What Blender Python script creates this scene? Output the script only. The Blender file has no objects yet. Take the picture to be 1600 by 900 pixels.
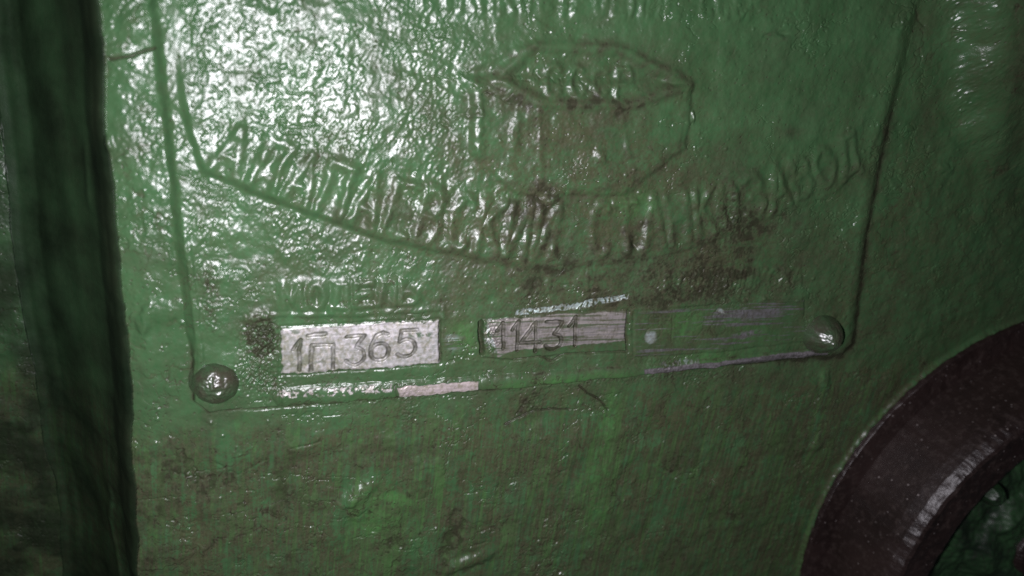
import bpy, math, random
import numpy as np
sc = bpy.context.scene
# ---------------------------------------------------------------- camera
# wall plane: X right, Z up, the painted face looks towards -Y; lengths below in millimetres
MM = 0.001
F = 1070.0
_a = np.array([4000.0, 184.0, F]); _b = np.array([-145.0, -3070.0, F])
_X = _a/np.linalg.norm(_a); _Z = -_b/np.linalg.norm(_b); _Z -= _X*(_X@_Z); _Z /= np.linalg.norm(_Z)
_Y = np.cross(_Z, _X)
if _Y[2] < 0: _Y = -_Y
RIGHT, UP, FWD = np.stack([_X, _Y, _Z], 1)
CAM = -FWD*(150.0/FWD[1])
def W(px, py, h=0.0):
    """point of the wall (mm) that the photograph shows at px,py, for a surface h mm proud of the wall"""
    d = RIGHT*(px-800)+UP*(450-py)+FWD*F
    t = (-h-CAM[1])/d[1]
    p = CAM+d*t
    return np.array([p[0], p[2]])
import mathutils
cd = bpy.data.cameras.new('camera'); cam = bpy.data.objects.new('camera', cd); sc.collection.objects.link(cam)
m4 = mathutils.Matrix(((RIGHT[0], UP[0], -FWD[0], CAM[0]*MM), (RIGHT[1], UP[1], -FWD[1], CAM[1]*MM), (RIGHT[2], UP[2], -FWD[2], CAM[2]*MM), (0, 0, 0, 1)))
cam.matrix_world = m4
cd.sensor_width = 36; cd.lens = 36*F/1600; cd.clip_start = 0.005; cd.clip_end = 20
cd.dof.use_dof = True; cd.dof.aperture_fstop = 10.0
_fp = W(760, 540); _fv = np.array([_fp[0], 0, _fp[1]])-CAM
cd.dof.focus_distance = float(_fv@FWD)*MM
sc.camera = cam
# ---------------------------------------------------------------- world and lamp
w = bpy.data.worlds.new('World'); sc.world = w; w.use_nodes = True
bg = w.node_tree.nodes['Background']; bg.inputs[0].default_value = (0.62, 0.72, 0.8, 1); bg.inputs[1].default_value = 0.025
LF = W(372, 170)                       # foot of the lamp on the wall: a phone torch beside the lens
ld = bpy.data.lights.new('phone_torch', 'AREA'); ld.shape = 'DISK'; ld.size = 0.007; ld.energy = 0.57; ld.color = (1.0, 0.96, 1.04)
lo = bpy.data.objects.new('phone_torch', ld); sc.collection.objects.link(lo)
lo.location = (LF[0]*MM, -0.150, LF[1]*MM)
_t = W(640, 420); _dir = mathutils.Vector((_t[0]*MM, 0, _t[1]*MM))-mathutils.Vector(lo.location)
lo.rotation_euler = _dir.to_track_quat('-Z', 'Y').to_euler()
sc.view_settings.view_transform = 'Standard'; sc.view_settings.look = 'None'
sc.view_settings.exposure = 0.0; sc.view_settings.gamma = 1.0
sc.cycles.use_denoising = False
sc.cycles.sample_clamp_direct = 6
sc.cycles.sample_clamp_indirect = 3
C = sc.collection
# ---------------------------------------------------------------- noise
def _hash(ix, iy, seed):
    h = (ix.astype(np.int64)*374761393+iy.astype(np.int64)*668265263+seed*2147483647) & 0xffffffff
    h = ((h ^ (h >> 13))*1274126177) & 0xffffffff
    h = ((h ^ (h >> 16))*2246822519) & 0xffffffff
    return (h ^ (h >> 15)) & 0xffffffff
def perlin(x, y, seed=0):
    x0 = np.floor(x); y0 = np.floor(y); fx = (x-x0).astype(np.float32); fy = (y-y0).astype(np.float32)
    ix = x0.astype(np.int32); iy = y0.astype(np.int32)
    mx, my = ix.min(), iy.min()
    gx, gy = np.meshgrid(np.arange(mx, ix.max()+2), np.arange(my, iy.max()+2))
    a = _hash(gx, gy, seed)*(2*np.pi/4294967296.0)
    ca = np.cos(a).astype(np.float32); sa = np.sin(a).astype(np.float32)
    ix = ix-mx; iy = iy-my
    def g(dx, dy):
        c = ca[iy+dy, ix+dx]; s = sa[iy+dy, ix+dx]
        return c*(fx-dx)+s*(fy-dy)
    u = fx*fx*fx*(fx*(fx*6-15)+10); v = fy*fy*fy*(fy*(fy*6-15)+10)
    n0 = g(0, 0)*(1-u)+g(1, 0)*u; n1 = g(0, 1)*(1-u)+g(1, 1)*u
    return (n0*(1-v)+n1*v)*1.5
def fbm(x, y, seed=0, o=4, gain=0.5):
    r = 0; a = 1.0; t = 0
    for k in range(o):
        r = r+a*perlin(x*2**k, y*2**k, seed+k*17); t += a; a *= gain
    return r/t*1.4
def worley(x, y, seed=0, density=1.0):
    """distance to the nearest random point, and a random number of that point"""
    ix = np.floor(x).astype(np.int32); iy = np.floor(y).astype(np.int32)
    best = np.full(x.shape, 9.0, np.float32); bid = np.zeros(x.shape, np.float32)
    for dx in (-1, 0, 1):
        for dy in (-1, 0, 1):
            h1 = _hash(ix+dx, iy+dy, seed)/4294967296.0; h2 = _hash(ix+dx, iy+dy, seed+91)/4294967296.0
            h3 = _hash(ix+dx, iy+dy, seed+311)/4294967296.0
            d = np.hypot(ix+dx+h1-x, iy+dy+h2-y).astype(np.float32)
            d = np.where(h3 < density, d, 9.0)
            k = d < best
            best = np.where(k, d, best); bid = np.where(k, h3/max(density, 1e-6), bid)
    return best, bid
def ss(a, b, x):
    t = np.clip((x-a)/(b-a), 0, 1); return t*t*(3-2*t)
# ---------------------------------------------------------------- one height field over the wall, sampled on a graded grid
def axis(lo0, lo1, hi1, hi0, step):
    a = [lo1]; s = step
    left = []
    p = lo1
    while p > lo0: s *= 1.12; p -= s; left.append(p)
    right = []; p = hi1; s = step
    while p < hi0: s *= 1.12; p += s; right.append(p)
    return np.array(left[::-1]+list(np.arange(lo1, hi1, step))+right)
STEP = 0.18
gx = axis(-260, -142, 168, 420, STEP); gz = axis(-260, -104, 76, 200, STEP)
XX, ZZ = np.meshgrid(gx, gz); NX, NZ = len(gx), len(gz)
XX = XX.astype(np.float64); ZZ = ZZ.astype(np.float64)
# pixel of the photograph each wall point falls on (only to read off layouts such as dirt zones)
def window(pts, pad):
    p = np.array(pts); x0, z0 = p.min(0)-pad; x1, z1 = p.max(0)+pad
    i0, i1 = np.searchsorted(gx, [x0, x1]); j0, j1 = np.searchsorted(gz, [z0, z1])
    return slice(max(j0, 0), j1), slice(max(i0, 0), i1)
def seg_dist(X, Z, a, b):
    vx, vz = b[0]-a[0], b[1]-a[1]; L = vx*vx+vz*vz+1e-9
    t = np.clip(((X-a[0])*vx+(Z-a[1])*vz)/L, 0, 1)
    return np.hypot(X-a[0]-t*vx, Z-a[1]-t*vz)
BIG = 99.0
# wobble, so that no line is ruler straight
WOBX = fbm(XX/7, ZZ/7, 5, 3)*0.35+perlin(XX/1.6, ZZ/1.6, 6)*0.14
WOBZ = fbm(XX/7, ZZ/7, 8, 3)*0.35+perlin(XX/1.6, ZZ/1.6, 9)*0.14
def lines(polys, pad=4, D=None):
    """distance field to a list of polylines in mm"""
    if D is None: D = np.full(XX.shape, BIG, np.float32)
    for pl in polys:
        for a, b in zip(pl[:-1], pl[1:]):
            wj, wi = window([a, b], pad)
            if wj.stop <= wj.start or wi.stop <= wi.start: continue
            d = seg_dist(XX[wj, wi]+WOBX[wj, wi], ZZ[wj, wi]+WOBZ[wj, wi], a, b)
            D[wj, wi] = np.minimum(D[wj, wi], d)
    return D
def P(*pts): return [W(x, y) for x, y in pts]
def poly_sdf(pts, wob=1.0):
    D = np.full(XX.shape, 1e9); inside = np.zeros(XX.shape, bool)
    X = XX+WOBX*wob; Z = ZZ+WOBZ*wob
    n = len(pts)
    for i in range(n):
        a, b = pts[i], pts[(i+1) % n]
        D = np.minimum(D, seg_dist(X, Z, a, b))
        if a[1] != b[1]:
            c = ((a[1] > Z) != (b[1] > Z)) & (X < (b[0]-a[0])*(Z-a[1])/(b[1]-a[1])+a[0])
            inside ^= c
    return np.where(inside, -D, D)
def blob(px, py, rx, ry, ang, pw=1.0):
    """soft bump, radii in photograph pixels near there, measured on the wall"""
    c = W(px, py); u = W(px+rx*math.cos(math.radians(ang)), py-rx*math.sin(math.radians(ang)))-c
    v = W(px+ry*math.sin(math.radians(ang)), py+ry*math.cos(math.radians(ang)))-c
    M = np.linalg.inv(np.array([u, v]).T)
    wj, wi = window([c-2.6*np.abs(u)-2.6*np.abs(v), c+2.6*np.abs(u)+2.6*np.abs(v)], 1)
    X = XX[wj, wi]+WOBX[wj, wi]*2-c[0]; Z = ZZ[wj, wi]+WOBZ[wj, wi]*2-c[1]
    r2 = (M[0, 0]*X+M[0, 1]*Z)**2+(M[1, 0]*X+M[1, 1]*Z)**2
    out = np.zeros(XX.shape, np.float32); out[wj, wi] = np.exp(-r2**pw)
    return out
# ---------------------------------------------------------------- stroke letters
def arc(cx, cy, rx, ry, a0, a1, n=10):
    return [(cx+rx*math.cos(math.radians(a0+(a1-a0)*i/n)), cy+ry*math.sin(math.radians(a0+(a1-a0)*i/n))) for i in range(n+1)]
O_ = arc(.5, .5, .45, .5, 0, 360, 20)
G = {
 'А': [[(0, 0), (.5, 1), (1, 0)], [(.2, .33), (.8, .33)]],
 'Л': [[(0, 0), (.1, .08), (.3, 1), (1, 1), (1, 0)]],
 'П': [[(.05, 0), (.05, 1), (.95, 1), (.95, 0)]],
 'Е': [[(1, 0), (.05, 0), (.05, 1), (1, 1)], [(.05, .5), (.85, .5)]],
 'В': [[(.05, 0), (.05, 1), (.5, 1)]+arc(.5, .75, .35, .25, 90, -90)+[(.05, .5)], [(.5, .5)]+arc(.5, .25, .45, .25, 90, -90)+[(.05, 0)]],
 'С': [arc(.55, .5, .5, .5, 50, 310, 14)],
 'К': [[(.05, 0), (.05, 1)], [(1, 1), (.05, .45)], [(.3, .6), (1, 0)]],
 'И': [[(.05, 1), (.05, 0), (.95, 1), (.95, 0)]],
 'Й': [[(.05, 1), (.05, 0), (.95, 1), (.95, 0)], [(.3, 1.16), (.5, 1.1), (.7, 1.16)]],
 'Т': [[(0, 1), (1, 1)], [(.5, 1), (.5, 0)]],
 'Н': [[(.05, 0), (.05, 1)], [(.95, 0), (.95, 1)], [(.05, .5), (.95, .5)]],
 'О': [O_],
 'З': [arc(.45, .75, .42, .25, 150, -90, 10)+arc(.45, .25, .5, .25, 90, -150, 10)],
 'Д': [[(0, -.14), (0, 0), (1, 0), (1, -.14)], [(.15, 0), (.35, 1), (.85, 1), (.85, 0)]],
 'Р': [[(.05, 0), (.05, 1), (.5, 1)]+arc(.5, .72, .42, .28, 90, -90)+[(.05, .44)]],
 'М': [[(0, 0), (.05, 1), (.5, .3), (.95, 1), (1, 0)]],
 'Ь': [[(.05, 1), (.05, 0), (.5, 0)]+arc(.5, .28, .42, .28, -90, 90)+[(.05, .56)]],
 'Г': [[(.05, 0), (.05, 1), (.95, 1)]],
 'Ы': [[(.0, 1), (.0, 0), (.3, 0)]+arc(.3, .28, .3, .28, -90, 90)+[(.0, .56)], [(1, 0), (1, 1)]],
 'У': [[(0, 1), (.5, .4)], [(1, 1), (.4, 0), (.15, 0)]],
 'Ш': [[(0, 1), (0, 0), (1, 0), (1, 1)], [(.5, 0), (.5, 1)]],
 '.': [[(.45, 0), (.5, .02)]],
 '№': [[(0, 0), (0, 1), (.55, 0), (.55, 1)], arc(.85, .6, .15, .2, 0, 360, 10)],
 '1': [[(.15, .68), (.6, 1), (.6, 0)]],
 '3': [[(.05, 1), (.9, 1), (.5, .6)]+arc(.45, .3, .45, .3, 80, -150, 10)],
 '6': [[(.85, .93), (.6, 1), (.3, .9), (.1, .6), (.05, .3)]+arc(.5, .3, .45, .3, 180, -180, 16)],
 '5': [[(.9, 1), (.2, 1), (.12, .58)]+arc(.42, .33, .47, .33, 110, -140, 12)],
 '4': [[(.75, 1), (.0, .3), (1, .3)], [(.75, 1), (.75, 0)]],
 '8': [arc(.5, .74, .36, .26, 0, 360, 14), arc(.5, .25, .45, .26, 0, 360, 14)],
 '9': [arc(.5, .7, .42, .3, 0, 360, 14), [(.92, .7), (.85, .3), (.5, 0), (.15, .05)]],
}
def glyph(ch, o, ux, uy):
    """strokes of a letter with its lower left at o, width vector ux, height vector uy (mm)"""
    return [[o+ux*x+uy*y for x, y in st] for st in G[ch]]
def text_line(s, p0, p1, h0, h1, fill=0.74):
    """letters between photograph points p0..p1 on the baseline; heights are given as photograph pixels upwards"""
    n = len(s); out = []
    A = W(*p0); B = W(*p1)
    for i, ch in enumerate(s):
        if ch == ' ': continue
        t0 = i/n; t1 = (i+fill)/n; o = A+(B-A)*t0; ux = (B-A)*(t1-t0)
        hp = h0+(h1-h0)*t0; ppx = p0[0]+(p1[0]-p0[0])*t0; ppy = p0[1]+(p1[1]-p0[1])*t0
        hm = np.linalg.norm(W(ppx, ppy-hp)-W(ppx, ppy))
        e = ux/np.linalg.norm(ux); up = np.array([-e[1], e[0]])
        out += glyph(ch, o, ux, up*hm)
    return out
# ---------------------------------------------------------------- layout of the plate
plate_poly = [W(240, 0)+np.array([0, 34.0])]+P((240, 0), (262, 200), (285, 400), (302, 545), (304, 622), (328, 640), (372, 634), (442, 631), (600, 619), (750, 607), (1000, 582), (1180, 561), (1284, 555), (1312, 553), (1330, 535), (1336, 490), (1352, 350), (1388, 170), (1432, 0))+[W(1432, 0)+np.array([0, 26.0])]
S_plate = poly_sdf(plate_poly, 1.0)
# curved lettering
base_px = [(322, 262), (395, 292), (470, 322), (560, 352), (640, 375), (720, 392), (800, 403), (880, 405), (960, 398), (1040, 384), (1120, 362), (1200, 332), (1270, 302), (1345, 262)]
base = np.array([W(*q) for q in base_px])
L = np.r_[0, np.cumsum(np.linalg.norm(np.diff(base, axis=0), axis=1))]
def on_base(s):
    return np.array([np.interp(s, L, base[:, 0]), np.interp(s, L, base[:, 1])])
word = 'АЛАПАЕВСКИЙ СТАНКОЗАВОД'
curved = []
tot = L[-1]; n = len(word)
for i, ch in enumerate(word):
    if ch == ' ': continue
    s0 = tot*(i/n+.006); s1 = s0+tot/n*0.7
    a, b = on_base(s0), on_base(s1); e = (b-a)/np.linalg.norm(b-a); up = np.array([-e[1], e[0]])
    mid = (s0+s1)/2/tot
    hh = 9.3+3.0*math.sin(math.pi*min(max(mid, 0), 1))
    lift = 1.0
    curved += glyph(ch, a+up*lift, b-a, up*hh)
D_curved = lines(curved)
D_head = lines(text_line('СТАНКОСТРОЕНИЕ СССР'.replace('Е', 'Е'), (652, 14), (1188, 30), 62, 58, .68)+text_line('ИНСТРУМЕНТ', (400, -60), (600, -58), 50, 50))
D_emtext = lines(text_line('СССР', (846, 146), (992, 150), 44, 42, .66))
emb1 = P((772, 122), (832, 71), (962, 76), (1070, 131), (975, 163), (842, 160), (772, 122))
emb2 = [P((716, 118), (738, 150), (735, 236), (806, 297), (972, 299), (1062, 226), (1072, 140)), P((700, 122), (772, 86), (832, 71)), P((736, 130), (842, 166)), P((838, 170), (838, 290)), P((962, 168), (984, 290))]
D_em1 = lines([emb1]); D_em2 = lines(emb2)
banner = [P((286, 138), (300, 205), (322, 264), (420, 305), (520, 342), (605, 372), (668, 386), (706, 388), (724, 372))]
bannerR = [P((740, 404), (860, 416), (985, 402), (1090, 380), (1165, 350), (1215, 328)), P((1160, 350), (1155, 402))]
D_ban = lines(banner); D_banR = lines(bannerR)
D_cap1 = lines(text_line('МОДЕЛЬ', (444, 478), (660, 468), 34, 33, .72))
D_cap2 = lines(text_line('ЗАВ.№', (790, 456), (945, 444), 34, 34, .7))
D_cap3 = lines(text_line('ГОД ВЫПУСКА', (1032, 452), (1252, 442), 27, 25, .7))
f1 = P((440, 509), (560, 501), (684, 497), (684, 561), (560, 571), (440, 579))
f2 = P((752, 497), (860, 488), (974, 482), (974, 544), (880, 549), (795, 556), (752, 553))
f3 = P((986, 484), (1120, 474), (1250, 466), (1254, 530), (1120, 545), (988, 552))
S_f1, S_f2, S_f3 = poly_sdf(f1, .7), poly_sdf(f2, .7), poly_sdf(f3, .7)
def digits(spec):
    out = []
    for ch, x0, x1, yt, yb in spec:
        o = W(x0, yb); out += glyph(ch, o, W(x1, yb-(x1-x0)*.05)-o, W(x0+(yb-yt)*.03, yt)-o)
    return out
D_n1 = lines(digits([('1', 455, 476, 526, 573), ('П', 484, 521, 534, 573), ('3', 539, 571, 520, 565), ('6', 576, 608, 515, 557), ('5', 617, 651, 511, 553)])+[P((481, 519), (508, 516))])
D_n2 = lines(digits([('1', 771, 790, 500, 540), ('1', 794, 813, 497, 541), ('4', 810, 840, 500, 544), ('3', 848, 877, 500, 541), ('1', 882, 903, 490, 536)]))
D_n3 = lines(digits([('8', 1003, 1028, 486, 527), ('1', 1034, 1050, 480, 530), ('9', 1064, 1097, 480, 525), ('8', 1103, 1130, 480, 520), ('8', 1136, 1162, 478, 516)]))
bead_c = P((440, 606), (600, 596), (745, 598), (1000, 574), (1200, 556), (1286, 546))
D_bead = lines([P((446, 615), (600, 606), (750, 596), (1000, 575), (1200, 557), (1284, 547))], 5)
# ---------------------------------------------------------------- large form of the casting
edgeX = np.interp(ZZ, *zip(*sorted([(W(205, 900)[1], W(205, 900)[0]), (W(196, 700)[1], W(196, 700)[0]), (W(188, 560)[1], W(188, 560)[0]), (W(168, 350)[1], W(168, 350)[0]), (W(147, 150)[1], W(147, 150)[0]), (W(140, 0)[1], W(140, 0)[0])])))
edgeX = edgeX+fbm(ZZ/14, XX*0+3, 21, 3)*0.9
DEEP = 42.0
lp = sorted([(W(x, y, -DEEP)[1], W(x, y, -DEEP)[0]) for x, y in [(-18, 0), (8, 250), (28, 450), (57, 600), (76, 720), (95, 800), (98, 900)]])
farX = np.interp(ZZ, *zip(*lp))
farX = farX+fbm(ZZ/20, XX*0+9, 23, 2)*0.8
t = np.clip((edgeX+1.6-XX)/np.maximum(edgeX+1.6-farX, 6), 0, 1.0)
prof = np.interp(t, [0, .05, .12, .22, .42, .60, .80, .93, .985, 1.0], [0, .03, .14, .36, .60, .77, .95, 1.0, 1.0, 1.0])
SR = t > 0
H = -DEEP*prof
inrecess = SR & (XX > farX-0.2)
leftwing = XX <= farX
_k = np.hanning(13)[1:-1]; _k /= _k.sum()
H = sum(_k[i]*np.roll(H, i-5, 1) for i in range(11))
H = np.where(leftwing, -DEEP+fbm(XX/9, ZZ/9, 31, 3)*0.5, H)
H = H+np.where(inrecess, perlin(XX/7, ZZ/40, 33)*1.0*ss(.15, .4, t)*(1-ss(.85, .95, t)), 0)
H = H-0.9*ss(9, 0, XX-edgeX)**2*(~SR)   # panel rolls over before its edge
# rising rib at the upper right
ribX = np.interp(ZZ, *zip(*sorted([(q[1], q[0]) for q in [W(x, y, 7)-np.array([4.0, 0]) for x, y in ((1520, -60), (1526, 0), (1534, 100), (1545, 200), (1575, 330), (1630, 420))]])))
amp = ss(W(1540, 330)[1], W(1540, 60)[1], ZZ)
_u = XX-ribX+fbm(XX/9, ZZ/9, 311, 2)*1.2
H = H+amp*(5.4*(1+np.tanh((_u-5)/4.3))+2.5*(1+np.tanh((_u-21)/3)))
H = H-1.2*blob(1592, 250, 28, 120, 12)-0.5*blob(1560, 130, 30, 14, -30)
inrib = (XX > ribX-6) & (amp > 0.02) & (S_plate > 4)
# slow waviness of thick paint
H = H+fbm(XX/26, ZZ/26, 41, 3)*0.55+fbm(XX/8, ZZ/8, 43, 3)*(0.15+.22*ss(W(800, 600)[1]+6, W(800, 600)[1]-20, ZZ)*(S_plate > .5))
# ---------------------------------------------------------------- plate relief
_ew = .45+1.5*ss(W(1200, 0)[0], W(1330, 0)[0], XX)+.85*ss(W(420, 500)[0], W(330, 500)[0], XX)*ss(W(0, 590)[1], W(0, 520)[1], ZZ)
on_plate = ss(0, 1, (_ew-S_plate)/(2*_ew))
H = H+on_plate*(1.7-.5*ss(W(1200, 0)[0], W(1330, 0)[0], XX))+.35*np.exp(-((S_plate+3.4)/1.8)**2)*ss(W(1250, 0)[0], W(1330, 0)[0], XX)
inside = ss(0.3, -0.6, S_plate)
H = H+0.30*ss(1.0, 0.3, np.abs(S_plate+1.6))*ss(W(300, 300)[1], W(300, 420)[1], ZZ)*ss(W(300, 600)[1], W(300, 560)[1], ZZ)*ss(W(400, 500)[0], W(330, 500)[0], XX)
fadeN = np.clip(.9+.5*fbm(XX/7, ZZ/7, 301, 3), .2, 1.15)
fadeR = fadeN*(1-.2*ss(W(620, 0)[0], W(1150, 0)[0], XX))
def dome(D, w_): return np.exp(-(D/w_)**2)
def ridge(D, r, soft): return np.exp(-(D/(r+soft*.55))**2.6)
lower_gap = lambda D, r, wd: np.exp(-((D-r)/wd)**2)
H = H+0.74*dome(D_curved, 1.2)*fadeR*np.clip(.95+.4*fbm(XX/4, ZZ/4, 331, 2), .5, 1.3)+0.36*dome(D_head, .9)*fadeN
H = H+0.5*dome(D_emtext, .8)*fadeN
S_e2 = poly_sdf(emb2[0]+[W(1070, 131), W(716, 118)], 1.3)
H = H+0.62*dome(D_em1, 1.2)+0.20*dome(D_em2, .8)*fadeN+.8*ss(1.3, -1.6, S_e2)
S_e1 = poly_sdf(emb1[:-1], 1.0); H = H-.25*ss(-.8, -2.2, S_e1)
S_ban = poly_sdf(banner[0][:-2]+[W(700, 391)]+P((780, 408), (860, 416), (985, 402), (1090, 380), (1165, 350), (1300, 300), (1352, 240), (1400, 120), (1440, -200), (255, -200)), .8)
H = H+.85*ss(1.0, -.9, S_ban)*np.exp(np.minimum(S_ban, 0)/9)*ss(W(0, 50)[1], W(0, 180)[1], ZZ)*(1-.6*ss(W(640, 0)[0], W(900, 0)[0], XX))
H = H+0.62*dome(D_cap1, 1.1)+0.14*ridge(D_cap2, .4, .5)*fadeN+0.20*ridge(D_cap3, .3, .5)*fadeN
capbars = lines([P((388, 494), (440, 488), (560, 485), (690, 478), (691, 492)), P((985, 482), (1100, 470), (1245, 464))])
H = H+0.28*ridge(capbars, .45, .4)
# number fields: shallow raised tablets with a groove round them
for S, up_, gr in ((S_f1, .12, .18), (S_f2, .22, .12), (S_f3, .10, .12)):
    H = H+up_*ss(.15, -.25, S)-gr*np.exp(-((S-.45)/.3)**2)
flat = np.maximum.reduce([ss(.1, -.5, S_f1), ss(.1, -.5, S_f2), .6*ss(.1, -.5, S_f3)])
gr2 = lines([P((974, 483), (976, 546)), P((685, 500), (685, 560))]); H = H-0.75*np.exp(-(gr2/.28)**2)
gr3 = lines([P((749, 500), (751, 548))]); H = H-1.5*ss(.75, .3, gr3)
gr4 = lines([P((800, 556), (840, 552), (860, 560), (880, 549), (974, 546)), P((906, 481), (912, 467), (960, 462), (975, 456))]); H = H-0.6*np.exp(-(gr4/.25)**2)
H = H-0.5*ss(.6, .1, D_n1)*ss(.2, -.2, S_f1)
H = H+0.05*ss(.75, .45, D_n1)*ss(.2, -.2, S_f1)
H = H-0.55*ss(.5, .15, D_n2)*ss(.2, -.2, S_f2)+0.10*np.exp(-((D_n2-.62)/.2)**2)*ss(.2, -.2, S_f2)
H = H-0.07*ss(.34, .12, D_n3)
bead_r = np.interp(XX, [W(450, 0)[0], W(1000, 575)[0], W(1280, 548)[0]], [2.7, 2.0, 1.5])
bead = ss(1.1, .5, D_bead/bead_r)
H = H+0.8*np.clip(1-(D_bead/bead_r)**2, 0, 1)**.8
bc = lines([P((440, 603), (440, 628)), P((745, 590), (748, 606)), P((618, 596), (622, 616))]); H = H-0.35*np.exp(-(bc/.35)**2)
# rivet seats and swollen corners
H = H+0.4*blob(337, 592, 46, 46, 0, 2)*on_plate+0.7*blob(1292, 520, 36, 40, 0, 2)*on_plate
# groove outside the plate edge, strong on the right
# ---------------------------------------------------------------- paint lumps, runs, cracks and chips
lumps = [(225, 505, 9, 34, -22, .7), (262, 484, 26, 16, 20, .6), (170, 226, 7, 12, 0, .9), (560, 770, 32, 10, 36, 1.1), (552, 792, 36, 20, 25, .6),
  (650, 760, 24, 40, 0, .45), (735, 876, 40, 9, 24, 1.2), (700, 882, 26, 14, 10, .6), (735, 835, 34, 26, 0, .5), (700, 845, 14, 40, -22, -.8), (905, 700, 60, 34, 0, .35),
  (1275, 695, 12, 9, 60, .8), (1288, 594, 8, 16, 0, .7), (1478, 264, 12, 7, -10, .7), (1050, 640, 40, 30, 20, .3), (1150, 660, 50, 34, 0, .3), (1215, 54, 10, 5, -20, -.6), (1075, 182, 4, 8, 0, .8),
  (985, 378, 6, 6, 0, -.9), (930, 243, 9, 11, 0, .55), (895, 238, 14, 14, 0, -.3), (800, 205, 8, 26, 0, .55), (744, 190, 9, 60, 0, .6), (835, 650, 45, 22, 20, -.35),
  (240, 700, 30, 12, 10, .4), (330, 700, 60, 26, -10, .3), (460, 700, 60, 18, 15, .35), (190, 100, 30, 26, 0, .4), (215, 40, 22, 26, 0, .5), (600, 690, 50, 10, -10, .3),
  (1230, 350, 60, 40, 20, .25), (1430, 560, 60, 90, 30, .3), (1480, 400, 80, 60, 0, .35), (950, 800, 50, 60, 0, .3), (300, 800, 50, 60, 0, .35), (1040, 790, 60, 70, 0, -.3), (1180, 790, 50, 60, 0, .3)]
for px, py, rx, ry, an, hh in lumps: H = H+hh*blob(px, py, rx, ry, an, 1.5 if hh > 0 else 1)
drips = lines([P((905, 603), (918, 616), (935, 622), (950, 640)), P((790, 664), (835, 642), (862, 640), (890, 642)), P((172, 92), (205, 88), (242, 76))])
H = H-0.5*np.exp(-(drips/.22)**2)
edges = lines([P((795, 665), (815, 640), (825, 620), (860, 606), (900, 605)), P((632, 765), (650, 781), (668, 778), (676, 750)), P((530, 800), (560, 806), (575, 795), (598, 818)), P((834, 742), (862, 742), (886, 734)), P((1420, 20), (1428, 0), (1436, 30), (1444, 40)),
   P((240, 715), (262, 735), (290, 742), (318, 720)), P((330, 720), (372, 742), (450, 700), (500, 690)), P((1188, 55), (1200, 52), (1216, 60)), P((709, 836), (735, 852), (770, 846)), P((262, 540), (262, 700))])
H = H+0.22*np.sign(perlin(XX/30, ZZ/30, 61))*0+-0.20*np.exp(-(edges/.35)**2)*fadeN*ss(-.3,.3,perlin(XX/5, ZZ/5, 303))
# ---- droplet-like bumps, orange peel, brush marks
lowz = ss(W(0, 640)[1], W(0, 740)[1], ZZ)              # below the plate: brushed dirt
lowz = np.where(S_plate > 1, ss(W(800, 600)[1]+2, W(800, 600)[1]-16, ZZ), 0)
ca, sa = math.cos(math.radians(62)), math.sin(math.radians(62))
U = XX*ca+ZZ*sa; V = -XX*sa+ZZ*ca
mask1 = np.clip(0.72+1.0*fbm(XX/13, ZZ/13, 71, 3), .12, 1.5)
# how dense the droplet texture lies: thick upper left, thin lower down and on the right
dens = ss(W(0, 620)[1], W(0, 330)[1], ZZ)*ss(W(1080, 0)[0], W(560, 0)[0], XX)
dens = np.maximum(0.10+0.90*dens, 2.2*amp*np.exp(-((_u-4)/5)**2))
nearl = np.exp(-(np.minimum(np.minimum(D_curved, D_cap1), np.minimum(D_em1, D_emtext))/1.2)**2)
smooth_zone = np.clip(1-flat-0.9*bead-.85*ss(1.5, .6, np.abs(S_ban-.05))*ss(W(900, 0)[0], W(700, 0)[0], XX)-.7*np.exp(-((S_plate-.1)/1.0)**2), 0, 1)
smooth_zone = smooth_zone*(1-.8*nearl)
smooth_zone = np.where(inrecess, .08*ss(.1, .3, t), smooth_zone)
peel = perlin(U/2.6, V/1.25, 81)*0.75+perlin(U/1.3, V/0.75, 83)*0.45+perlin(XX/.55, ZZ/.55, 84)*0.16
H = H+0.12*peel*mask1*dens*smooth_zone
d1, r1 = worley(U/1.25, V/0.9, 85, .85)
H = H+0.12*(0.3+r1)*ss(.55, .05, d1)*dens*mask1*smooth_zone
d2, r2 = worley(XX/3.4+WOBX*.3, ZZ/3.4, 87, .55)
H = H+0.26*r2*ss(.16*(.4+r2), .02, d2)*smooth_zone*np.clip(.5+1.4*fbm(XX/20, ZZ/20, 88, 2), 0.1, 1)
H = H+fbm(XX/2.6, ZZ/2.6, 89, 3)*np.where(S_plate > .5, .05, .09)*(.35+.65*smooth_zone)
H = H+fbm(XX/4.6, ZZ/4.2, 411, 3, .4)*(.20-.10*lowz)*np.clip(smooth_zone, 0, 1)
# creases: thin folds in the skin of paint
cr = fbm(XX/16+WOBX, ZZ/16, 90, 4); H = H-0.24*np.exp(-(np.abs(cr)/.022)**2)*ss(0, .2, fbm(XX/22, ZZ/22, 94, 2)+.05)*smooth_zone
lay1 = fbm(XX/15+WOBX*.5+7, ZZ/19, 321, 5); lay2 = fbm(XX/9+40, ZZ/12, 325, 4)
lm1 = ss(-.15, .2, fbm(XX/20+5, ZZ/20, 327, 2)); lm2 = ss(0, .25, fbm(XX/17+9, ZZ/17, 329, 2))
lay_amt = np.where(S_plate > 1.2, 1.0, .35)*(~inrecess)*np.clip(1-nearl, 0, 1)*(1-flat)
H = H+lay_amt*(.13*ss(-.03, .03, lay1)*lm1+.10*ss(-.03, .03, lay2)*lm2)
layedge = lay_amt*(np.exp(-((lay1+.02)/.022)**2)*lm1+.8*np.exp(-((lay2+.02)/.018)**2)*lm2)
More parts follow.
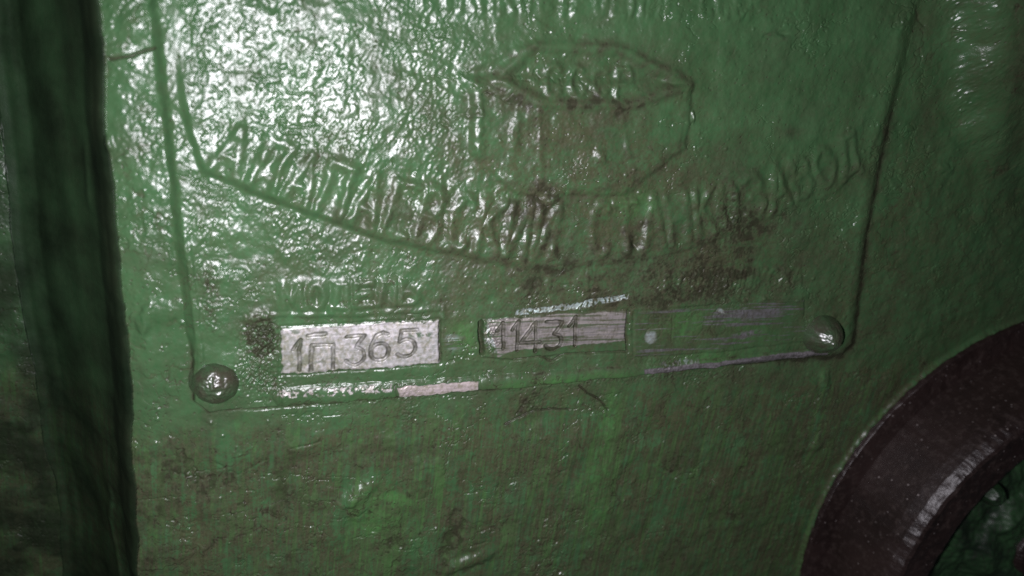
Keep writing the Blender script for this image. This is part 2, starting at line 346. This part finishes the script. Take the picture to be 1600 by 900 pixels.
# vertical brush marks in the lower field
xs = XX-0.10*ZZ
brush = perlin(xs/.55, ZZ/16, 91)*.6+perlin(xs/1.3, ZZ/26, 92)*.8
H = H+0.07*brush*(lowz*(~leftwing)*(~inrecess)+.2)
# rough crumbly patches
crumb = np.clip(blob(405, 528, 30, 34, 10, 1.5)+.8*blob(410, 590, 44, 26, -10, 1.5)+.9*blob(764, 522, 13, 28, 0, 2)+.6*blob(330, 470, 14, 50, 0, 1.5)+.5*blob(330, 430, 12, 20, 0)+.5*blob(830, 630, 26, 20, 30)+.7*blob(640, 650, 18, 22, 0)+.6*blob(1250, 556, 30, 12, 0)+.5*blob(1040, 565, 40, 9, 0)+.5*blob(1020, 590, 160, 8, 4)+.35*blob(1080, 440, 110, 30, 0)+.5*blob(1135, 340, 26, 40, 0)+.6*blob(560, 625, 130, 8, 3), 0, 1)
H = H+crumb*(perlin(XX/.75, ZZ/.75, 95)*.34+perlin(XX/.42, ZZ/.42, 96)*.2)-.55*blob(418, 524, 18, 30, 0, 2)*ss(-.1, .3, perlin(XX/1.1, ZZ/1.1, 97))
# grit
d3, r3 = worley(XX/1.5, ZZ/1.5, 98, .35)
H = H+0.12*r3*ss(.16, .02, d3)*np.where(flat > .5, .2, 1)*np.where(inrecess, .1, 1)
# side recess has long runs of paint
H = H+np.where(inrecess, 1, 0)*(lines([P((112, 240), (116, 290), (119, 330))])*0)
RUN = sorted([(W(x, y, -12)[1], W(x, y, -12)[0]) for x, y in [(154, 790), (160, 810), (151, 850), (160, 880), (168, 910)]])
runx = np.interp(ZZ, *zip(*RUN)); H = H+.7*np.exp(-((XX-runx)/1.0)**2)*ss(RUN[-1][0]+1, RUN[-1][0]-2, ZZ)*inrecess
RUN2 = sorted([(W(x, y, -9)[1], W(x, y, -9)[0]) for x, y in [(112, 235), (114, 280), (118, 335)]])
runx = np.interp(ZZ, *zip(*RUN2)); H = H+.7*np.exp(-((XX-runx)/.9)**2)*ss(RUN2[-1][0]+2, RUN2[-1][0]-2, ZZ)*ss(RUN2[0][0]-3, RUN2[0][0]+3, ZZ)*inrecess
# collar seat and paint lip
CC = np.array([184.0, -98.0]); RB = 81.0
rc = np.hypot(XX-CC[0], ZZ-CC[1])+WOBX*.6
H = H*(1-.8*ss(6, 0, rc-RB))+1.0*np.exp(-((rc-RB-.7)/.9)**2)*(1+.3*perlin(XX/2, ZZ/2, 313))
H = np.where(rc < RB-1, -.6, H)
# ---------------------------------------------------------------- wear masks; the grime mask also carries painted shade
n1 = fbm(XX/12, ZZ/12, 101, 5); n2 = fbm(xs/1.6, ZZ/22, 103, 4); n3 = fbm(XX/3, ZZ/3, 105, 4); n4 = fbm(XX/1.1, ZZ/1.1, 107, 3)
n5 = fbm(xs/.6, ZZ/11, 104, 3)
horiz = fbm(XX/26, ZZ/.7+XX*.035/.7, 109, 4)
grime_shade = np.zeros(XX.shape)
dirtzone = lowz*.48+.6*blob(960, 480, 330, 130, 0)+.25*blob(1130, 400, 150, 60, 10)+.45*blob(860, 200, 150, 110, 0)+.3*blob(960, 330, 220, 60, 0)+.35*blob(1150, 330, 60, 60, 0)+.3*blob(300, 760, 150, 120, 0)
grime_shade += dirtzone*np.clip(.70+.55*n1+(1.3*n2+.35*n5)*lowz+.5*n3+.5*n4, 0, 1.1)
grime_shade += .30*np.clip(n1*1.6+n3*.5, 0, 1)+.55*layedge*np.clip(.5+n3, 0, 1)
near_low = np.exp(-((S_plate-.9)/.9)**2)
grime_shade += 1.1*np.exp(-((S_plate-.3)/1.5)**2)*np.clip(.75+.6*n3, 0, 1)*ss(W(0, 60)[1], W(0, 170)[1], ZZ)*ss(W(1250, 0)[0], W(1340, 0)[0], XX)+.95*np.exp(-((S_plate-.35)/.55)**2)*np.clip(.8+.7*n3, 0, 1)*ss(W(0, 540)[1], W(0, 590)[1], ZZ)+.6*np.exp(-((D_bead-1.75)/.35)**2)*np.clip(.3+1.2*n3, 0, 1)  # shadow lines painted along the right and bottom plate edges, plus bead-edge grime
grime_shade += .42*ss(1.5, .7, D_em1)*np.clip(.5+n3*1.3, 0, 1)*ss(W(720, 0)[0], W(860, 0)[0], XX)
for D, r in ((D_curved, .9), (D_em1, 1.3), (D_em2, .8), (D_cap3, .7), (D_cap2, .7), (D_emtext, .8), (D_banR, .6)):
    grime_shade += .28*np.exp(-((D-r)/.8)**2)*np.clip(.15+1.6*n3+.5*n1+.5*ss(W(550, 0)[0], W(900, 0)[0], XX)-.2, 0, 1)
grime_shade += .6*np.exp(-(edges/.8)**2)*np.clip(.2+1.5*n3, 0, 1)+.9*np.exp(-(drips/.3)**2)
grime_shade += .9*blob(703, 840, 16, 48, -22, 1.5)*np.clip(.7+n3, 0, 1)+.7*blob(1185, 352, 60, 12, 6)*np.clip(.6+n3, 0, 1)+.5*blob(1225, 205, 20, 10, 0)
grime_shade += .6*blob(1040, 462, 90, 12, 4)+.55*blob(1160, 395, 16, 60, 0)*np.clip(.6+n3*1.5, 0, 1)
grime_shade += .8*crumb*np.clip(.5+1.3*n4, 0, 1)+1.3*blob(412, 522, 24, 32, 0, 1.5)*np.clip(.7+1.2*n4, 0, 1)
grime_shade += np.where(inrecess, .10+.3*n1, 0)
grime_shade += np.where(inrecess, .6*ss(.22, .05, t)*ss(.015, .05, t)+.25*ss(.3, .1, t), 0)+.7*np.exp(-((XX-edgeX-.3)/1.2)**2)*(.35+.65*np.clip(.5+n3, 0, 1))  # recess darker on its panel side, with a dark line on the panel edge
grime_shade += .5*leftwing*np.clip(.5+n1*1.5, 0, 1)+.8*leftwing*blob(30, 845, 50, 40, 30, 1)
grime_shade += .55*np.exp(-((np.abs(XX-ribX-17))/6)**2)*amp  # band beyond the rib made darker
grime_shade = np.clip(grime_shade, 0, 1)
fresh = np.zeros(XX.shape)
fresh += lowz*ss(.0, .4, n2+.3*n1+.4*n5)*.85
for q in [(600, 830, 60, 60, 25, .75), (590, 790, 40, 40, 0, .6), (620, 780, 40, 12, 0, .8), (686, 745, 8, 40, 0, .9), (935, 760, 22, 90, -6, .9), (955, 660, 14, 70, 0, .6), (720, 520, 22, 30, 0, .8), (1060, 505, 50, 26, 0, .8), (880, 590, 120, 9, 5, .9), (1160, 515, 40, 20, 0, .5), (700, 850, 12, 20, -20, .9), (860, 300, 300, 16, 0, .2), (985, 320, 40, 24, 0, .5), (590, 620, 150, 6, 4, .4), (1100, 555, 90, 10, 4, .6)]:
    fresh += q[5]*blob(*q[:5], 1.5)*np.clip(.75+1.2*n2*.6+.8*n3, 0, 1)
fresh = np.clip(fresh, 0, 1)
metal = np.zeros(XX.shape); tone = np.zeros(XX.shape)
def put(mask, tn):
    global metal, tone
    m_ = np.clip(mask, 0, 1); tone = np.where(m_ > metal, tn, tone); metal = np.maximum(metal, m_)
wobn = n3*.6+n4*.5
put(ss(.10, -.2, S_f1+wobn*.75-.05), 1.0)
put(ss(.10, -.25, S_f2+wobn*.3)*(1-ss(-.1, .15, poly_sdf(P((752, 480), (990, 465), (990, 526), (870, 537), (800, 541), (775, 552)), .8)+wobn*.3)), .35)
put(.95*ss(-.05, .22, horiz+.55*blob(1165, 487, 70, 15, 6, 1.5)-.30)*ss(.3, -.4, S_f3), .12)
put(blob(1150, 521, 32, 5, 8, 2)*ss(-.3, .1, n3), .05); put(blob(1012, 523, 9, 9, 0, 3), .55); put(blob(1122, 482, 8, 4, 0, 3), .55)
put(ss(.12, -.12, poly_sdf(P((620, 599), (690, 593), (743, 591), (745, 604), (690, 608), (624, 616)), .9)+wobn*.35), .85)
put(ss(.12, -.12, poly_sdf(P((1000, 571), (1140, 557), (1283, 542), (1285, 551), (1180, 563), (1002, 583)), .9)+wobn*.3), .0)
put(ss(.2, -.1, lines([P((806, 484), (850, 480), (905, 474), (940, 466), (972, 460))])-.75+wobn*.9)*ss(-.4, .0, n4+n3*.6), .62)
put(blob(765, 520, 9, 26, 0, 3)*ss(-.2, .2, n4), .7)
put(.7*blob(708, 530, 14, 12, 0, 2)*ss(-.1, .3, horiz), .62)
put(.55*blob(1060, 562, 28, 5, 0, 2)*ss(-.1, .2, n4), .6)
put(.8*ss(.3, -.2, lines([P((444, 609), (612, 600))])-1.0+wobn*.8)*ss(-.05, .25, n4+.5*n3), .95)
metal = metal*(1-.8*ss(.1, .3, horiz)*(S_f2 < 0))
# paint flakes left on the first field
metal = metal*(1-.9*np.clip(blob(655, 518, 22, 5, 0, 2)+blob(460, 515, 14, 4, 0, 2)*.6+blob(490, 560, 60, 6, 5, 1)*.5, 0, 1)*ss(-.1, .25, n4+.15))
dig = np.clip(ss(.72, .42, D_n1)+1.0*ss(.75, .45, D_n2)+.12*ss(.4, .1, D_n3), 0, 1)
metal = metal*(1-.8*dig*np.clip(.7+n3, .3, 1)); metal = metal*(1-.40*ss(-.1, .9, n4*1.2+.5*ss(W(0, 530)[1], W(0, 575)[1], ZZ)+.4*ss(W(520, 540)[0], W(440, 540)[0], XX))*(S_f1 < 0)); grime_shade = np.clip(grime_shade*(1-metal)+np.where(S_f2 < .2, .95, .6)*dig*np.maximum(flat, .5)*(dig > .05), 0, 1)
grime_shade = np.maximum(grime_shade, .95*ss(.6, .3, gr3)); grime_shade = np.maximum(grime_shade, .9*np.exp(-(gr2/.4)**2)); grime_shade = np.maximum(grime_shade, .85*np.exp(-(gr4/.35)**2))
metal = metal*(1-grime_shade*(gr3 < .7))
out_f = (S_f1 > .2) & (S_f2 > .2) & (S_f3 > .2)
grime_shade = np.clip(grime_shade+np.clip(4*metal*(1-metal), 0, 1)*np.where(out_f, .8, .35)*np.clip(.6+n3, 0, 1), 0, 1)  # dark outline round bare metal: the paint edge's shadow, put into the colour
H = H-.12*metal*out_f
n6 = fbm(XX/2.0, ZZ/2.6, 401, 5, .65); n7 = fbm(XX/.7, ZZ/.8, 403, 4, .65); n8 = fbm(XX/9, ZZ/11, 405, 4)
fz = .03+.74*lowz+.55*blob(950, 430, 420, 190, 0)+.4*blob(880, 230, 190, 150, 0)+.22*ss(W(1300, 0)[0], W(1500, 0)[0], XX)
film = np.clip(fz*(.85+1.1*n8+1.2*n6+1.1*n7+.9*n2*lowz+.5*n5*lowz)+.35*layedge, 0, 1)
film = film*(1-.8*fresh)
md = np.clip(.30+.9*n7+.8*n6+.5*horiz*(S_f1 > 0)+.35*blob(470, 560, 60, 30, 0), 0, 1)
dp, rp = worley(XX/1.7, ZZ/1.7, 421, .4); pits = ss(.17*(.4+rp), .03, dp)*np.where(inrecess, 0, 1)*(1-flat)*np.clip(.6+n8*2, 0, 1)
H = H-.14*pits; grime_shade = np.clip(grime_shade+.75*pits, 0, 1)  # pits darkened too: crevice shade put into the colour on top of depth
dk = fbm(XX/6+WOBX, ZZ/5+WOBZ, 431, 5); crk = np.exp(-(np.abs(dk)/.02)**2)*ss(.02, .2, fbm(XX/15, ZZ/15, 433, 3))*(1-flat)*np.where(inrecess, 0, 1)*np.where(ZZ < W(600, 400)[1], 1, .4)
H = H-.10*crk; grime_shade = np.clip(grime_shade+.7*crk, 0, 1)
rgh = np.clip(.5+.5*n1+.35*n3, 0, 1); rgh = np.where(inrib, .1, rgh)
# ---------------------------------------------------------------- materials
def nt(name):
    m = bpy.data.materials.new(name); m.use_nodes = True; return m, m.node_tree.nodes, m.node_tree.links
def mixc(N, Lk, fac, a, b):
    n_ = N.new('ShaderNodeMix'); n_.data_type = 'RGBA'
    for i, v in ((0, fac), (6, a), (7, b)):
        if isinstance(v, bpy.types.NodeSocket): Lk.new(v, n_.inputs[i])
        else: n_.inputs[i].default_value = v
    return n_.outputs[2]
def mixf(N, Lk, fac, a, b):
    n_ = N.new('ShaderNodeMix'); n_.data_type = 'FLOAT'
    for i, v in ((0, fac), (2, a), (3, b)):
        if isinstance(v, bpy.types.NodeSocket): Lk.new(v, n_.inputs[i])
        else: n_.inputs[i].default_value = v
    return n_.outputs[0]
def noise(N, Lk, vec, scale, detail=4, rough=.6, stretch=None):
    if stretch:
        mp = N.new('ShaderNodeMapping'); mp.inputs['Scale'].default_value = stretch; Lk.new(vec, mp.inputs[0]); vec = mp.outputs[0]
    n_ = N.new('ShaderNodeTexNoise'); n_.inputs['Scale'].default_value = scale; n_.inputs['Detail'].default_value = detail; n_.inputs['Roughness'].default_value = rough
    Lk.new(vec, n_.inputs['Vector']); return n_.outputs[0]
def ramp(N, Lk, v, a, b):
    r = N.new('ShaderNodeMapRange'); r.inputs[1].default_value = a; r.inputs[2].default_value = b; Lk.new(v, r.inputs[0]); return r.outputs[0]
def enamel():
    m, N, Lk = nt('green_enamel_paint'); bs = N['Principled BSDF']
    tc = N.new('ShaderNodeTexCoord').outputs['Object']
    def att(nm):
        a = N.new('ShaderNodeAttribute'); a.attribute_name = nm; return a.outputs['Fac']
    big = ramp(N, Lk, noise(N, Lk, tc, 90, 5), .35, .65); fine = ramp(N, Lk, noise(N, Lk, tc, 520, 5, .7), .3, .7); vf = ramp(N, Lk, noise(N, Lk, tc, 1500, 5, .7), .3, .7)
    col = mixc(N, Lk, big, (.025, .071, .026, 1), (.040, .102, .041, 1))
    col = mixc(N, Lk, mixf(N, Lk, fine, 0.0, .35), col, (.046, .088, .040, 1))
    col = mixc(N, Lk, att('fresh'), col, (.048, .155, .040, 1))
    mott = ramp(N, Lk, noise(N, Lk, tc, 900, 6, .72, (1, 1, .45)), .38, .68)
    col = mixc(N, Lk, mixf(N, Lk, mott, 0.0, .32), col, (.058, .078, .040, 1))
    col = mixc(N, Lk, mixf(N, Lk, att('film'), 0, .9), col, mixc(N, Lk, vf, (.038, .046, .020, 1), (.060, .062, .034, 1)))
    gcol = mixc(N, Lk, vf, (.022, .021, .013, 1), (.052, .045, .030, 1))
    gcol = mixc(N, Lk, ramp(N, Lk, att('grime_shade'), .8, 1.15), gcol, (.014, .012, .008, 1))
    g2 = N.new('ShaderNodeMath'); g2.operation = 'MULTIPLY'; Lk.new(att('grime_shade'), g2.inputs[0]); Lk.new(mixf(N, Lk, fine, .75, 1.05), g2.inputs[1]); g2.use_clamp = True
    col = mixc(N, Lk, mixf(N, Lk, g2.outputs[0], 0, .92), col, gcol)
    cr_ = N.new('ShaderNodeValToRGB'); e = cr_.color_ramp.elements
    e[0].position = 0; e[0].color = (.17, .155, .165, 1); e[1].position = 1; e[1].color = (.50, .48, .485, 1)
    for p_, c_ in ((.12, (.13, .125, .135, 1)), (.35, (.27, .245, .23, 1)), (.62, (.31, .40, .38, 1)), (.85, (.48, .41, .40, 1))):
        x = e.new(p_); x.color = c_
    Lk.new(att('tone'), cr_.inputs[0])
    col = mixc(N, Lk, att('dark_green'), col, mixc(N, Lk, fine, (.0045, .0095, .0045, 1), (.008, .017, .008, 1)))  # near-black green for the recess and left wing
    hs = noise(N, Lk, tc, 1200, 4, .65, (.08, 1, 1.4)); mc = mixc(N, Lk, ramp(N, Lk, hs, .35, .65), cr_.outputs[0], (.11, .108, .112, 1))
    mc = mixc(N, Lk, mixf(N, Lk, att('tone'), .8, .38), cr_.outputs[0], mc)
    mc = mixc(N, Lk, mixf(N, Lk, att('mdirt'), 0, .8), mc, mixc(N, Lk, att('tone'), (.045, .045, .035, 1), (.20, .19, .125, 1)))
    col = mixc(N, Lk, att('metal'), col, mc)
    Lk.new(col, bs.inputs['Base Color'])
    mm = N.new('ShaderNodeMath'); mm.operation = 'MULTIPLY'; Lk.new(att('metal'), mm.inputs[0]); mm.inputs[1].default_value = .35; Lk.new(mm.outputs[0], bs.inputs['Metallic'])
    r = mixf(N, Lk, att('gloss'), .20, .34); r = mixf(N, Lk, att('grime_shade'), r, .46); r = mixf(N, Lk, att('dark_green'), r, .62); r = mixf(N, Lk, att('metal'), r, .48)
    Lk.new(r, bs.inputs['Roughness']); Lk.new(mixf(N, Lk, att('dark_green'), mixf(N, Lk, att('grime_shade'), .24, .08), .08), bs.inputs['Specular IOR Level'])
    bs.inputs['Coat Roughness'].default_value = .30; bs.inputs['Coat IOR'].default_value = 1.55
    cw = mixf(N, Lk, att('dark_green'), mixf(N, Lk, att('grime_shade'), mixf(N, Lk, att('film'), .29, .16), .12), .03); Lk.new(mixf(N, Lk, att('metal'), cw, .1), bs.inputs['Coat Weight'])
    b1 = N.new('ShaderNodeBump'); b1.inputs['Strength'].default_value = .5; b1.inputs['Distance'].default_value = .0001
    Lk.new(noise(N, Lk, tc, 1500, 5, .62), b1.inputs['Height'])
    b2 = N.new('ShaderNodeBump'); b2.inputs['Strength'].default_value = .35; b2.inputs['Distance'].default_value = .00004
    Lk.new(noise(N, Lk, tc, 5200, 3, .6), b2.inputs['Height']); Lk.new(b1.outputs[0], b2.inputs['Normal']); Lk.new(b2.outputs[0], bs.inputs['Normal']); Lk.new(b2.outputs[0], bs.inputs['Coat Normal'])
    return m
ENAMEL = enamel()
def simple(name, c0, c1, c2, sc_, rough, bump, dist=.00015, spec=.5, metal_=0.0, fleck=None):
    m, N, Lk = nt(name); bs = N['Principled BSDF']; tc = N.new('ShaderNodeTexCoord').outputs['Object']
    a = ramp(N, Lk, noise(N, Lk, tc, sc_, 5), .35, .65); b = ramp(N, Lk, noise(N, Lk, tc, sc_*9, 4), .5, .75)
    col = mixc(N, Lk, a, c0, c1); col = mixc(N, Lk, b, col, c2)
    rr = mixf(N, Lk, b, rough, rough+.12)
    if fleck:
        v = N.new('ShaderNodeTexVoronoi'); v.inputs['Scale'].default_value = 620; Lk.new(tc, v.inputs['Vector'])
        s = N.new('ShaderNodeSeparateColor'); Lk.new(v.outputs['Color'], s.inputs[0])
        th = ramp(N, Lk, v.outputs['Distance'], .22, .12); pk = ramp(N, Lk, s.outputs[0], .62, .72)
        q = N.new('ShaderNodeMath'); q.operation = 'MULTIPLY'; Lk.new(th, q.inputs[0]); Lk.new(pk, q.inputs[1])
        q2 = N.new('ShaderNodeMath'); q2.operation = 'MULTIPLY'; Lk.new(q.outputs[0], q2.inputs[0]); Lk.new(ramp(N, Lk, noise(N, Lk, tc, 70, 3), .42, .62), q2.inputs[1])
        col = mixc(N, Lk, q2.outputs[0], col, fleck)
    Lk.new(col, bs.inputs['Base Color']); Lk.new(rr, bs.inputs['Roughness'])
    bs.inputs['Specular IOR Level'].default_value = spec; bs.inputs['Metallic'].default_value = metal_
    b1 = N.new('ShaderNodeBump'); b1.inputs['Strength'].default_value = bump; b1.inputs['Distance'].default_value = dist
    Lk.new(noise(N, Lk, tc, 1100, 6, .65), b1.inputs['Height']); Lk.new(b1.outputs[0], bs.inputs['Normal'])
    return m
BROWN = simple('dark_brown_paint', (.012, .0075, .0068, 1), (.022, .0138, .0125, 1), (.034, .024, .021, 1), 60, .36, .7, spec=.34, fleck=(.15, .13, .125, 1))
GREEN_DARK = simple('grimy_green_paint', (.008, .018, .009, 1), (.022, .060, .022, 1), (.014, .012, .010, 1), 120, .42, .8)
_RV = simple('grimy_rivet_paint', (.032, .062, .028, 1), (.040, .036, .024, 1), (.024, .018, .014, 1), 260, .30, .5)
RIVET = _RV; RIVET.node_tree.nodes['Principled BSDF'].inputs['Coat Weight'].default_value = .6; RIVET.node_tree.nodes['Principled BSDF'].inputs['Coat Roughness'].default_value = .3
# ---------------------------------------------------------------- objects
def thing(name, label, cat, loc=(0, 0, 0)):
    o = bpy.data.objects.new(name, None); C.objects.link(o); o.location = loc; o.empty_display_size = .01
    o['label'] = label; o['category'] = cat; return o
def make_mesh(name, co, faces, mat, parent, normals=None, attrs=None, loc=(0, 0, 0), label=None):
    me = bpy.data.meshes.new(name); nv, nf = len(co), len(faces); k = faces.shape[1]
    me.vertices.add(nv); me.vertices.foreach_set('co', co.astype(np.float32).ravel())
    me.loops.add(nf*k); me.loops.foreach_set('vertex_index', faces.astype(np.int32).ravel())
    me.polygons.add(nf); me.polygons.foreach_set('loop_start', np.arange(0, nf*k, k, dtype=np.int32))
    me.polygons.foreach_set('use_smooth', np.ones(nf, bool)); me.update(calc_edges=True)
    for a, v in (attrs or {}).items():
        at = me.attributes.new(a, 'FLOAT', 'POINT'); at.data.foreach_set('value', v.astype(np.float32))
    if normals is not None: me.normals_split_custom_set_from_vertices(normals.astype(np.float32))
    me.materials.append(mat); me.validate()
    o = bpy.data.objects.new(name, me); C.objects.link(o); o.location = loc
    if parent: o.parent = parent
    if label: o['label'] = label
    return o
gH_z, gH_x = np.gradient(H, gz, gx)
NRM = np.stack([-gH_x, -np.ones_like(H), -gH_z], -1); NRM /= np.linalg.norm(NRM, axis=-1, keepdims=True)
CO = np.stack([XX, -H, ZZ], -1).reshape(-1, 3)*MM; NRMf = NRM.reshape(-1, 3)
dark_green = np.where(inrecess, .82+.2*n1-.15*np.exp(-((t-.4)/.15)**2), 0)+.7*leftwing*np.clip(.85+n1, 0, 1); dark_green = np.clip(dark_green, 0, .95)  # recess and left wing toned near-black green, slightly less in mid recess
ATT = {'dark_green': dark_green, 'film': film, 'mdirt': md, 'grime_shade': grime_shade, 'fresh': fresh, 'metal': metal, 'tone': tone, 'gloss': rgh}
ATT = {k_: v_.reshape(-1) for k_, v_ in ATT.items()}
idx = np.arange(NX*NZ).reshape(NZ, NX)
Q = np.stack([idx[:-1, :-1], idx[:-1, 1:], idx[1:, 1:], idx[1:, :-1]], -1)
def cell(a): return a[:-1, :-1]
region = np.zeros((NZ-1, NX-1), np.int8)                       # 0 front panel
region[cell(inrecess)] = 1; region[cell(leftwing)] = 2; region[cell(inrib)] = 3
region[cell(S_plate < .9)] = 4
region[cell((D_head < .95) & (S_plate < -.5))] = 5
region[cell((D_curved < 1.05) & (S_plate < -.5))] = 6
region[cell(((D_em1 < 1.3) | (D_em2 < .8) | (D_emtext < .95)))] = 7
region[cell((np.abs(S_ban) < 1.2) & (S_plate < -2) & (ZZ < W(0, 130)[1]))] = 8
region[cell(D_cap1 < .85)] = 9; region[cell(D_cap2 < .8)] = 10; region[cell(D_cap3 < .65)] = 11
region[cell(S_f1 < .15)] = 12; region[cell(S_f2 < .15)] = 13; region[cell(S_f3 < .15)] = 14
region[cell((D_bead < 1.6) & (S_plate < .9))] = 15
region[cell((rc < RB-2.5))] = -1
def cut(name, ids, parent, label=None):
    f_ = Q[np.isin(region, ids)].reshape(-1, 4)
    if not len(f_): return None
    u, inv = np.unique(f_, return_inverse=True)
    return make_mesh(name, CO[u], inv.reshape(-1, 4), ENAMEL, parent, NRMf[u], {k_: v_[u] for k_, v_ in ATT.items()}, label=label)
body = thing('machine_housing', 'cast machine housing under thick glossy green paint, filling the picture behind the nameplate', 'machine')
cut('front_panel', [0], body); cut('side_recess', [1], body, 'dark green recess down the left'); cut('side_wing', [2], body); cut('corner_rib', [3], body)
plate = thing('nameplate', 'rectangular maker plate with raised lettering and worn bare number fields, painted over green', 'nameplate')
cut('plate_sheet', [4], plate); cut('heading_lettering', [5], plate); cut('curved_lettering', [6], plate); cut('emblem', [7], plate); cut('banner_line', [8], plate)
cut('caption', [9], plate, 'raised word above the number 1П365'); cut('caption', [10], plate, 'faint raised caption above the number 11431'); cut('caption', [11], plate, 'small grimy raised caption above the scratched year field')
cut('number_field', [12], plate, 'bright bare metal field stamped 1П365'); cut('number_field', [13], plate, 'brownish bare metal field stamped 11431'); cut('number_field', [14], plate, 'green painted field with scratched grey streaks')
cut('edge_strip', [15], plate, 'raised strip along the bottom, bare metal in places')
# rivets
def polar(name, prof_fn, rs, nang, mat, parent, loc, label=None, a0=0, a1=2*math.pi):
    an = np.linspace(a0, a1, nang, endpoint=False); R_, A_ = np.meshgrid(rs, an)
    dr, h = prof_fn(R_, A_)
    x = (R_+dr)*np.cos(A_); z = (R_+dr)*np.sin(A_)
    co = np.stack([x, -h, z], -1).reshape(-1, 3)*MM
    n0, n1_ = R_.shape; id_ = np.arange(n0*n1_).reshape(n0, n1_); nx_ = np.roll(id_, -1, 0)
    q = np.stack([id_[:, :-1], id_[:, 1:], nx_[:, 1:], nx_[:, :-1]], -1).reshape(-1, 4)
    return make_mesh(name, co, q, mat, parent, loc=loc, label=label)
def rivet(px, py, rad, hgt, seed, label, pw=.45):
    c = W(px, py, 1.2+hgt*.45)
    def pf(R_, A_):
        x = R_*np.cos(A_); z = R_*np.sin(A_); u = np.clip(R_/rad, 0, 1.25)
        h = 1.2+hgt*np.clip(1-(np.minimum(u, 1))**2, 0, 1)**pw-(u > 1)*1.2*(u-1)*4
        h += perlin(x/1.6+50, z/1.6+50, seed)*.26*(u < 1)+perlin(x/.6+50, z/.6+50, seed+1)*.12
        return perlin(x/2.5+20, z/2.5+20, seed+2)*.12, h
    r_ = np.r_[np.linspace(.02, rad*.8, 30), rad*np.sin(np.linspace(math.asin(.8), math.pi/2, 24))[1:], rad*1.08, rad*1.2]
    polar('rivet', pf, r_, 140, RIVET, plate, (c[0]*MM, 0, c[1]*MM), label)
rivet(336, 603, 4.9, 4.4, 201, 'large domed rivet at the lower left corner')
rivet(1294, 528, 5.8, 7.0, 211, 'domed rivet at the lower right corner', .8)
# collar: a tapered drum standing out of the panel
cl = thing('round_collar', 'dark brown tapered round collar with a green centre at the lower right, beside the plate', 'collar', (CC[0]*MM, 0, CC[1]*MM))
rs = np.r_[np.linspace(74.8, 71.2, 80), np.linspace(71.2, 68.6, 26)[1:], np.linspace(68.6, 59.4, 46)[1:], np.linspace(59.4, 58.0, 12)[1:], np.linspace(58.0, 57.0, 6)[1:]]
def cone(R_, A_):
    h = np.interp(R_, [57.0, 58.0, 58.6, 59.4, 66.5, 68.7, 69.6, 70.4, 71.2, 72.1, 74.8, 81.0, 81.6], [14.0, 23.6, 24.8, 25.0, 24.6, 24.8, 24.3, 23.2, 21.6, 18.4, 3.4, 2.2, .2])
    x = R_*np.cos(A_); z = R_*np.sin(A_)
    nz = perlin(x/2.2+300, z/2.2+300, 221)*.10+perlin(x/.9+300, z/.9+300, 222)*.05+fbm(x/14+90, z/14+90, 223, 3)*.35
    s = A_*70/3.0
    d_, r_ = worley(x/1.3+300, (z)/1.3+300, 224, .3)
    nz = nz+.14*r_*ss(.2, .03, d_)
    nz = nz+perlin(A_*22+40, R_*.2, 225)*.25
    return nz*.3, h+nz
polar('collar_wall', cone, rs, 2600, BROWN, cl, (0, 0, 0))
polar('collar_flange', cone, np.linspace(81.6, 74.8, 50), 2600, BROWN, cl, (0, 0, 0))
def hubf(R_, A_):
    x = R_*np.cos(A_); z = R_*np.sin(A_)
    h = 10.0+fbm(x/13+70, z/13+70, 231, 4)*2.6+perlin(x/1.8+70, z/1.8+70, 233)*.12
    h = h+np.interp(R_, [0, 20, 26, 34, 40, 52, 59], [5, 5, 1, 0, 0, 0, 1.5])
    return h*0, h
polar('hub', hubf, np.linspace(.3, 58.6, 190), 900, GREEN_DARK, cl, (0, 0, 0))
def rng(R_, A_):
    h = np.interp(R_, [24.0, 25, 26.5, 29, 30.4, 31.4], [9, 15.6, 17.0, 17.0, 15.6, 9])
    x = R_*np.cos(A_); z = R_*np.sin(A_); return h*0, h+perlin(x/2+30, z/2+30, 241)*.2
_r = np.linspace(24.0, 31.4, 40)
q = W(1592, 893, 17); rr_ = np.linalg.norm(q-CC)
def rng2(R_, A_): return rng(R_, A_)
sh = rr_-30.4
def ringf(R_, A_):
    dr, h = rng(R_-sh, A_); return dr, h
polar('inner_ring', ringf, _r+sh, 700, BROWN, cl, (0, 0, 0))
bc_ = W(1556, 776, 17)-CC
def boltf(R_, A_):
    hexr = 3.9*(math.cos(math.pi/6)/np.cos((A_ % (math.pi/3))-math.pi/6))
    k = R_/4.5; u = k*1.12
    x = R_*np.cos(A_); z = R_*np.sin(A_)
    h = 13.0+6.0*np.clip(1-np.clip(u, 0, 1)**5, 0, 1)**.6+perlin(x/1.2+9, z/1.2+9, 251)*.35
    return (hexr-4.2)*k*.8, h
polar('bolt_head', boltf, np.linspace(.05, 5.2, 50), 160, GREEN_DARK, cl, (bc_[0]*MM, 0, bc_[1]*MM))
